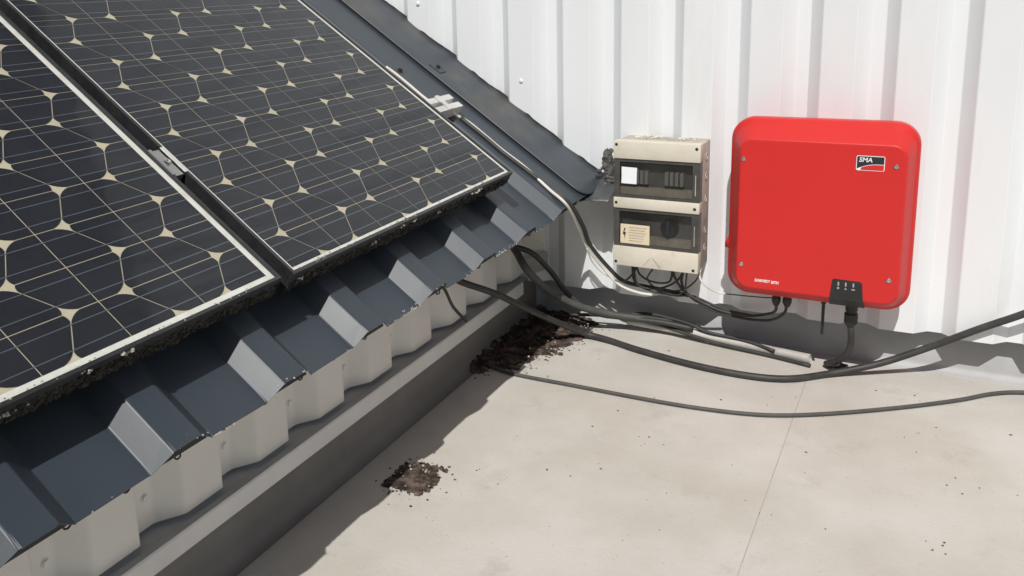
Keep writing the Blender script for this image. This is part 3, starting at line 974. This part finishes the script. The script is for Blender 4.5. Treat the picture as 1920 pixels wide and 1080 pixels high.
cable('thin_cable', 'thin grey cable lying in a shallow curve on the open floor',
      [(-1.08, 2.125, 0.0065), (-0.976, 2.101, 0.0055), (-0.797, 2.101, 0.0055), (-0.623, 2.101, 0.0055), (-0.488, 2.107, 0.0055), (-0.363, 2.127, 0.0055), (-0.269, 2.162, 0.0055), (-0.155, 2.23, 0.0055), (-0.02, 2.327, 0.0055), (0.095, 2.422, 0.0055), (0.166, 2.491, 0.006), (0.237, 2.530, 0.007), (0.375, 2.555, 0.012), (0.6, 2.55, 0.012)],
      0.0052, 'rubbergrey')
cable('grey_conduit', 'thick grey hose hanging from the eave into the debris corner',
      [(-1.10, 2.277, 0.363), (-1.05, 2.277, 0.308), (-1.0, 2.256, 0.254), (-0.986, 2.38, 0.157), (-0.924, 2.44, 0.100), (-0.844, 2.50, 0.064), (-0.753, 2.53, 0.052), (-0.66, 2.55, 0.045)], 0.0112, 'rubbergrey', n=12)
cable('black_cable', 'black cable arching from the eave beside the grey hose',
      [(-1.09, 2.219, 0.339), (-1.07, 2.32, 0.301), (-1.03, 2.365, 0.271), (-1.006, 2.45, 0.189), (-0.971, 2.48, 0.122), (-0.895, 2.50, 0.062), (-0.791, 2.52, 0.051), (-0.687, 2.53, 0.050), (-0.594, 2.54, 0.040)], 0.0085, 'rubber')
b1 = cable('black_cable', 'black cable lying in front of the grey pipe along the wall foot',
      [(-0.973, 2.52, 0.034), (-0.892, 2.54, 0.038), (-0.801, 2.55, 0.040), (-0.693, 2.545, 0.034), (-0.596, 2.535, 0.020), (-0.5, 2.525, 0.010), (-0.378, 2.51, 0.007), (-0.261, 2.483, 0.007)], 0.0055, 'rubber')
b2 = cable('black_cable', 'black cable looped over the grey pipe at the wall foot',
      [(-0.86, 2.53, 0.040), (-0.798, 2.54, 0.054), (-0.734, 2.55, 0.063), (-0.661, 2.55, 0.058), (-0.597, 2.545, 0.049), (-0.55, 2.540, 0.036), (-0.444, 2.535, 0.030), (-0.36, 2.515, 0.020)], 0.0050, 'rubber')
def tie(parent, c, r, axis):
    bm = bmesh.new()
    lathe(bm, [(r, -0.0035), (r + 0.0022, -0.0035), (r + 0.0022, 0.0035), (r, 0.0035)], c, axis, 12)
    ax = Vector(axis).normalized().orthogonal().normalized()
    tube(bm, [Vector(c) + ax * r, Vector(c) + ax * (r + 0.010) + Vector((0.004, 0, 0.003))], 0.0018, 5, 1)
    return obj('cable_tie', bm, 'black', parent)
tie(b1, (-0.801, 2.546, 0.049), 0.014, (1, 0, 0.05))
tie(b2, (-0.592, 2.542, 0.044), 0.012, (1, 0, -0.2))
pp = thing('pipe_offcut', 'open-ended pale grey pipe lying on the floor against the wall foot', 'pipe', (-0.52, 2.55, 0))
pts = [(-0.800, 2.556, 0.030), (-0.6, 2.553, 0.022), (-0.442, 2.540, 0.0145), (-0.266, 2.517, 0.0135)]
bm = bmesh.new()
tube(bm, pts, 0.0125, 16, 8, cap=False)
o = obj('pipe_body', bm, 'pipe', pp, smooth='all')
solidify(o, 0.0022, -1)
d = (Vector(pts[-1]) - Vector(pts[-2])).normalized()
bm = bmesh.new()
lathe(bm, [(0.0098, -0.03), (0.0098, 0.0005), (0.0, 0.0005)], Vector(pts[-1]) - d * 0.012, d, 14)
obj('pipe_bore', bm, 'boxside', pp)
wc = cable('white_cable', 'long white cable running down the roof and hanging to the fuse box',
      [R(2.185, 0.650, 0.036), R(2.190, 0.612, 0.036), R(2.190, 0.555, 0.036), R(2.189, 0.492, 0.036), R(2.205, 0.437, 0.040), R(2.250, 0.376, 0.036), R(2.252, 0.308, 0.036), R(2.249, 0.244, 0.036), R(2.256, 0.159, 0.036), R(2.243, 0.065, 0.036), R(2.240, 0.000, 0.034), (-0.885, 2.36, 0.366), (-0.883, 2.42, 0.294), (-0.839, 2.46, 0.215), (-0.796, 2.466, 0.173), (-0.742, 2.470, 0.156), (-0.700, 2.474, 0.153)], 0.0044, 'wirewhite')
bk = cable('black_cable', 'black cable tied beside the white cable, hanging to below the fuse box',
      [R(2.240, 0.395, 0.036), R(2.243, 0.300, 0.0355), R(2.240, 0.240, 0.0355), R(2.250, 0.148, 0.0350), R(2.254, 0.060, 0.036), R(2.262, 0.000, 0.034), (-0.872, 2.36, 0.374), (-0.871, 2.42, 0.300), (-0.827, 2.465, 0.220), (-0.786, 2.487, 0.178), (-0.71, 2.50, 0.166), (-0.602, 2.503, 0.156)], 0.0062, 'rubber')
tie(wc, R(2.246, 0.244, 0.036), 0.010, RM.to_3x3() @ Vector((0, 1, 0)))
tie(bk, (-0.877, 2.421, 0.297), 0.0125, (0.25, 0.35, -0.6))
cable('thin_white_wire', 'thin pale wire drooping beside the hanging black cable', [(-0.879, 2.41, 0.294), (-0.873, 2.44, 0.245), (-0.847, 2.46, 0.206), (-0.817, 2.47, 0.190)], 0.0022, 'wirewhite', n=8)
cable('fuse_box_wire', 'short black wire curling left from under the fuse box', [(-0.746, 2.46, 0.262), (-0.746, 2.46, 0.238), (-0.753, 2.46, 0.218), (-0.773, 2.46, 0.195), (-0.791, 2.47, 0.185)], 0.0030, 'rubber', n=8)
cable('fuse_box_wire', 'deep black wire loop below the middle of the fuse box', [(-0.75, 2.45, 0.262), (-0.75, 2.45, 0.241), (-0.746, 2.45, 0.217), (-0.743, 2.46, 0.189), (-0.72, 2.47, 0.173), (-0.675, 2.48, 0.176), (-0.634, 2.47, 0.201), (-0.612, 2.46, 0.231), (-0.606, 2.46, 0.262)], 0.0032, 'rubber', n=8)
cable('fuse_box_wire', 'shallow black wire loop just below the fuse box', [(-0.737, 2.44, 0.262), (-0.737, 2.44, 0.245), (-0.727, 2.44, 0.222), (-0.699, 2.45, 0.203), (-0.66, 2.45, 0.202), (-0.64, 2.45, 0.216), (-0.636, 2.45, 0.262)], 0.0032, 'rubber', n=8)
cable('inverter_cable', 'black cable swinging from the fuse box to the left inverter connector', [(-0.634, 2.45, 0.262), (-0.634, 2.45, 0.242), (-0.628, 2.45, 0.221), (-0.608, 2.47, 0.180), (-0.567, 2.48, 0.153), (-0.506, 2.48, 0.132), (-0.433, 2.48, 0.127), (-0.375, 2.47, 0.145), (-0.353, 2.45, 0.165), (-0.351, 2.44, 0.190)], 0.0040, 'rubber', n=8)
cable('inverter_cable', 'lower black cable swinging from the fuse box to the right inverter connector', [(-0.609, 2.46, 0.262), (-0.609, 2.46, 0.239), (-0.614, 2.47, 0.203), (-0.598, 2.48, 0.167), (-0.537, 2.485, 0.130), (-0.448, 2.48, 0.118), (-0.372, 2.465, 0.128), (-0.331, 2.44, 0.162), (-0.323, 2.44, 0.190)], 0.0040, 'rubber', n=8)
cable('fuse_box_wire', 'black wire hanging lowest under the fuse box towards the inverter', [(-0.76, 2.47, 0.262), (-0.759, 2.47, 0.225), (-0.749, 2.47, 0.185), (-0.699, 2.48, 0.161), (-0.631, 2.49, 0.155), (-0.585, 2.49, 0.160), (-0.50, 2.485, 0.136), (-0.42, 2.475, 0.132)], 0.0032, 'rubber', n=8)
cable('fuse_box_wire', 'thin black wire crossing behind the loops below the fuse box', [(-0.70, 2.485, 0.262), (-0.70, 2.485, 0.235), (-0.72, 2.49, 0.195), (-0.69, 2.495, 0.168), (-0.62, 2.495, 0.172), (-0.575, 2.495, 0.215), (-0.575, 2.49, 0.262)], 0.0022, 'rubber', n=8)
cable('fuse_box_wire', 'thin black wire dropping straight from the right end of the fuse box', [(-0.592, 2.44, 0.262), (-0.594, 2.44, 0.225), (-0.604, 2.46, 0.185), (-0.632, 2.48, 0.160), (-0.690, 2.487, 0.160)], 0.0024, 'rubber', n=8)
cable('thin_white_wire', 'short white wire end dangling right of the fuse box', [(-0.558, 2.455, 0.258), (-0.557, 2.44, 0.239), (-0.544, 2.44, 0.217), (-0.519, 2.46, 0.194), (-0.491, 2.47, 0.187)], 0.0030, 'wirewhite', n=8)
cable('thin_grey_wire', 'thin dark wire from the white wire end to the inverter underside', [(-0.495, 2.47, 0.187), (-0.419, 2.47, 0.189), (-0.359, 2.46, 0.198), (-0.335, 2.45, 0.222)], 0.0018, 'rubbergrey', n=8)
cable('cable_stub', 'short black cable end dangling under the middle of the eave', [(-1.08, 1.79, 0.42), (-1.06, 1.826, 0.367), (-1.06, 1.877, 0.309), (-1.06, 1.915, 0.253), (-1.06, 1.983, 0.190)], 0.0042, 'rubber', n=8)
cable('mains_cable', 'black mains lead dropping from the inverter plug to the floor', [(-0.164, 2.43, 0.160), (-0.161, 2.43, 0.137), (-0.162, 2.44, 0.096), (-0.174, 2.45, 0.065), (-0.200, 2.47, 0.033), (-0.222, 2.500, 0.014), (-0.205, 2.512, 0.009), (-0.170, 2.505, 0.009)], 0.0085, 'rubber')

# ------------------------------------------------------------------ dirt, sealant, grit
def inside(poly, x, y):
    c = False
    j = len(poly) - 1
    for i in range(len(poly)):
        (xi, yi), (xj, yj) = poly[i], poly[j]
        if (yi > y) != (yj > y) and x < (xj - xi) * (y - yi) / (yj - yi) + xi:
            c = not c
        j = i
    return c
def edge_dist(poly, x, y):
    d = 9
    for (x0, y0), (x1, y1) in zip(poly, poly[1:] + poly[:1]):
        t = max(0, min(1, ((x - x0) * (x1 - x0) + (y - y0) * (y1 - y0)) / ((x1 - x0) ** 2 + (y1 - y0) ** 2)))
        d = min(d, sqrt((x - x0 - t * (x1 - x0)) ** 2 + (y - y0 - t * (y1 - y0)) ** 2))
    return d
def heap(name, label, poly, n, hmax, rr, seed, wall_lift=False):
    rnd = random.Random(seed)
    xs_ = [p[0] for p in poly]; ys_ = [p[1] for p in poly]
    bm = bmesh.new()
    k = 0
    tries = 0
    while k < n and tries < n * 30:
        tries += 1
        x, y = rnd.uniform(min(xs_), max(xs_)), rnd.uniform(min(ys_), max(ys_))
        jx, jy = x + 0.012 * sin(y * 90) + rnd.gauss(0, 0.011), y + 0.012 * sin(x * 80) + rnd.gauss(0, 0.011)
        if not inside(poly, jx, jy):
            continue
        e = edge_dist(poly, x, y) if inside(poly, x, y) else 0
        h = hmax * min(1, e / 0.06) * (0.6 + 0.4 * sin(x * 60) * sin(y * 47))
        if x < XK + 0.006 or y > YU - 0.008:
            continue
        zb = 0.03 * max(0, (XK + 0.03 - x) / 0.03) ** 2 + 0.02 * max(0, (y - (YU - 0.02)) / 0.02) ** 2
        r = rnd.uniform(*rr)
        rock(bm, (x, y, zb + r * 0.3 + h * rnd.random()), r, (rnd.uniform(0.6, 1.9), rnd.uniform(0.6, 1.4), rnd.uniform(0.35, 0.9)), 0.4)
        k += 1
    for i in range(n // 9):       # thin spill of crumbs beyond the edge
        px_, py_ = rnd.choice(poly)
        qx, qy = rnd.choice(poly)
        t = rnd.random() * 0.3
        x, y = px_ + (qx - px_) * t + rnd.gauss(0, 0.022), py_ + (qy - py_) * t + rnd.gauss(0, 0.022)
        if x < XK + 0.04 or y > YU - 0.03:
            continue
        rock(bm, (x, y, 0.0012), rnd.uniform(0.0010, 0.0030), (1.3, 1, 0.6), 0.4)
    o = obj(name, bm, 'debris')
    o['kind'] = 'stuff'
    tag(o, label, 'debris')
    return o
heap('debris_heap', 'dark heap of crumbly roof debris in the corner below the hose',
     [(-1.112, 2.07), (-1.08, 2.085), (-1.045, 2.16), (-1.03, 2.13), (-1.0, 2.17), (-0.985, 2.25), (-0.955, 2.27), (-0.945, 2.36), (-0.915, 2.40), (-0.90, 2.50), (-0.92, 2.565), (-0.97, 2.59), (-1.11, 2.60)], 4200, 0.024, (0.003, 0.0085), 11)
heap('debris_clump', 'small clump of dark crumbly debris alone on the open floor',
     [(-1.005, 1.515), (-0.985, 1.475), (-0.955, 1.468), (-0.945, 1.49), (-0.91, 1.485), (-0.905, 1.53), (-0.925, 1.575), (-0.965, 1.585), (-1.0, 1.565)], 1000, 0.015, (0.0025, 0.0065), 12)
rnd = random.Random(4)
bm = bmesh.new()
for i in range(16):
    a = rnd.uniform(0, 2 * pi)
    rock(bm, (-0.952 + 0.05 * cos(a) * rnd.uniform(0.3, 1.3), 1.522 + 0.06 * sin(a) * rnd.uniform(0.3, 1.3), 0.004 + rnd.random() * 0.012), rnd.uniform(0.0015, 0.0042), (1, 1, 0.8))
for i in range(36):
    rock(bm, (-0.955 + rnd.gauss(0, 0.045), 2.30 + rnd.uniform(-0.2, 0.25), 0.004 + rnd.random() * 0.02), rnd.uniform(0.0015, 0.0038), (1, 1, 0.8))
o = obj('pale_crumbs', bm, 'pale')
o['kind'] = 'stuff'
tag(o, 'pale crumbs scattered in and around the dark debris', 'crumbs')
bm = bmesh.new()
for i in range(170):
    x, y = rnd.uniform(-1.0, 1.2), rnd.uniform(0.6, 2.45)
    rock(bm, (x, y, 0.001), rnd.choice((0.0008, 0.001, 0.0012, 0.0016, 0.0024)), (1.3, 1, 0.6), 0.4)
for cx, cy in ((0.02, 2.18), (0.06, 1.75), (-0.55, 1.9), (0.1, 2.0), (-0.8, 1.6)):
    for i in range(5):
        rock(bm, (cx + rnd.gauss(0, 0.03), cy + rnd.gauss(0, 0.03), 0.001), rnd.uniform(0.0008, 0.002), (1.2, 1, 0.6), 0.4)
o = obj('grit', bm, 'grit')
o['kind'] = 'stuff'
tag(o, 'scattered dark specks of grit on the pale floor', 'grit')
bm = bmesh.new()
rock(bm, (0, 0, 0.004), 0.005, (0.8, 2.0, 0.8), 0.25)
rock(bm, (0.001, 0.008, 0.004), 0.004, (1, 1, 0.8), 0.25)
o = obj('beetle_husk', bm, 'debris')
o.location = (-0.452, 1.372, 0)
tag(o, 'tiny reddish brown husk lying alone on the floor near the bottom', 'husk')
bm = bmesh.new()
pl = [(-0.893, 2.385, 0.441), (-0.850, 2.380, 0.447), (-0.806, 2.388, 0.447), (-0.804, 2.440, 0.466), (-0.803, 2.505, 0.492), (-0.840, 2.512, 0.488), (-0.885, 2.508, 0.486), (-0.900, 2.44, 0.463)]
cv = bm.verts.new((-0.850, 2.445, 0.470))
pv = [bm.verts.new(p) for p in pl]
for k in range(len(pv)):
    bm.faces.new((cv, pv[k], pv[(k + 1) % len(pv)]))
bmesh.ops.subdivide_edges(bm, edges=bm.edges, cuts=3, use_grid_fill=True)
for v_ in bm.verts:
    v_.co += Vector((0, random.uniform(-0.003, 0.003), random.uniform(-0.003, 0.003)))
o = obj('flashing_scrap', bm, 'verge', smooth='all')
solidify(o, 0.0015, 0)
tag(o, 'crumpled dark metal scrap between the roof corner and the fuse box', 'metal scrap')
# mastic and blown leaves stuffed between verge end and fuse box
bm = bmesh.new()
rnd = random.Random(9)
path = [(-0.848, 2.505, 0.562), (-0.846, 2.500, 0.535), (-0.838, 2.495, 0.510), (-0.828, 2.490, 0.488), (-0.830, 2.485, 0.462), (-0.845, 2.48, 0.445), (-0.872, 2.48, 0.505)]
for i in range(420):
    a = rnd.choice(path[:6] if rnd.random() < 0.93 else path)
    b = rnd.choice(path[:6])
    t = rnd.random() * 0.45
    c = Vector(a) * (1 - t) + Vector(b) * t
    rock(bm, (c.x + rnd.gauss(0, 0.004), min(2.515, c.y + rnd.gauss(0, 0.007)), c.z + rnd.gauss(0, 0.005)), rnd.uniform(0.003, 0.009), (1.2, 1, 1.3), 0.3)
o = obj('mastic_lump', bm, 'mastic')
tag(o, 'ragged dark mastic lump between the verge end and the fuse box', 'sealant')
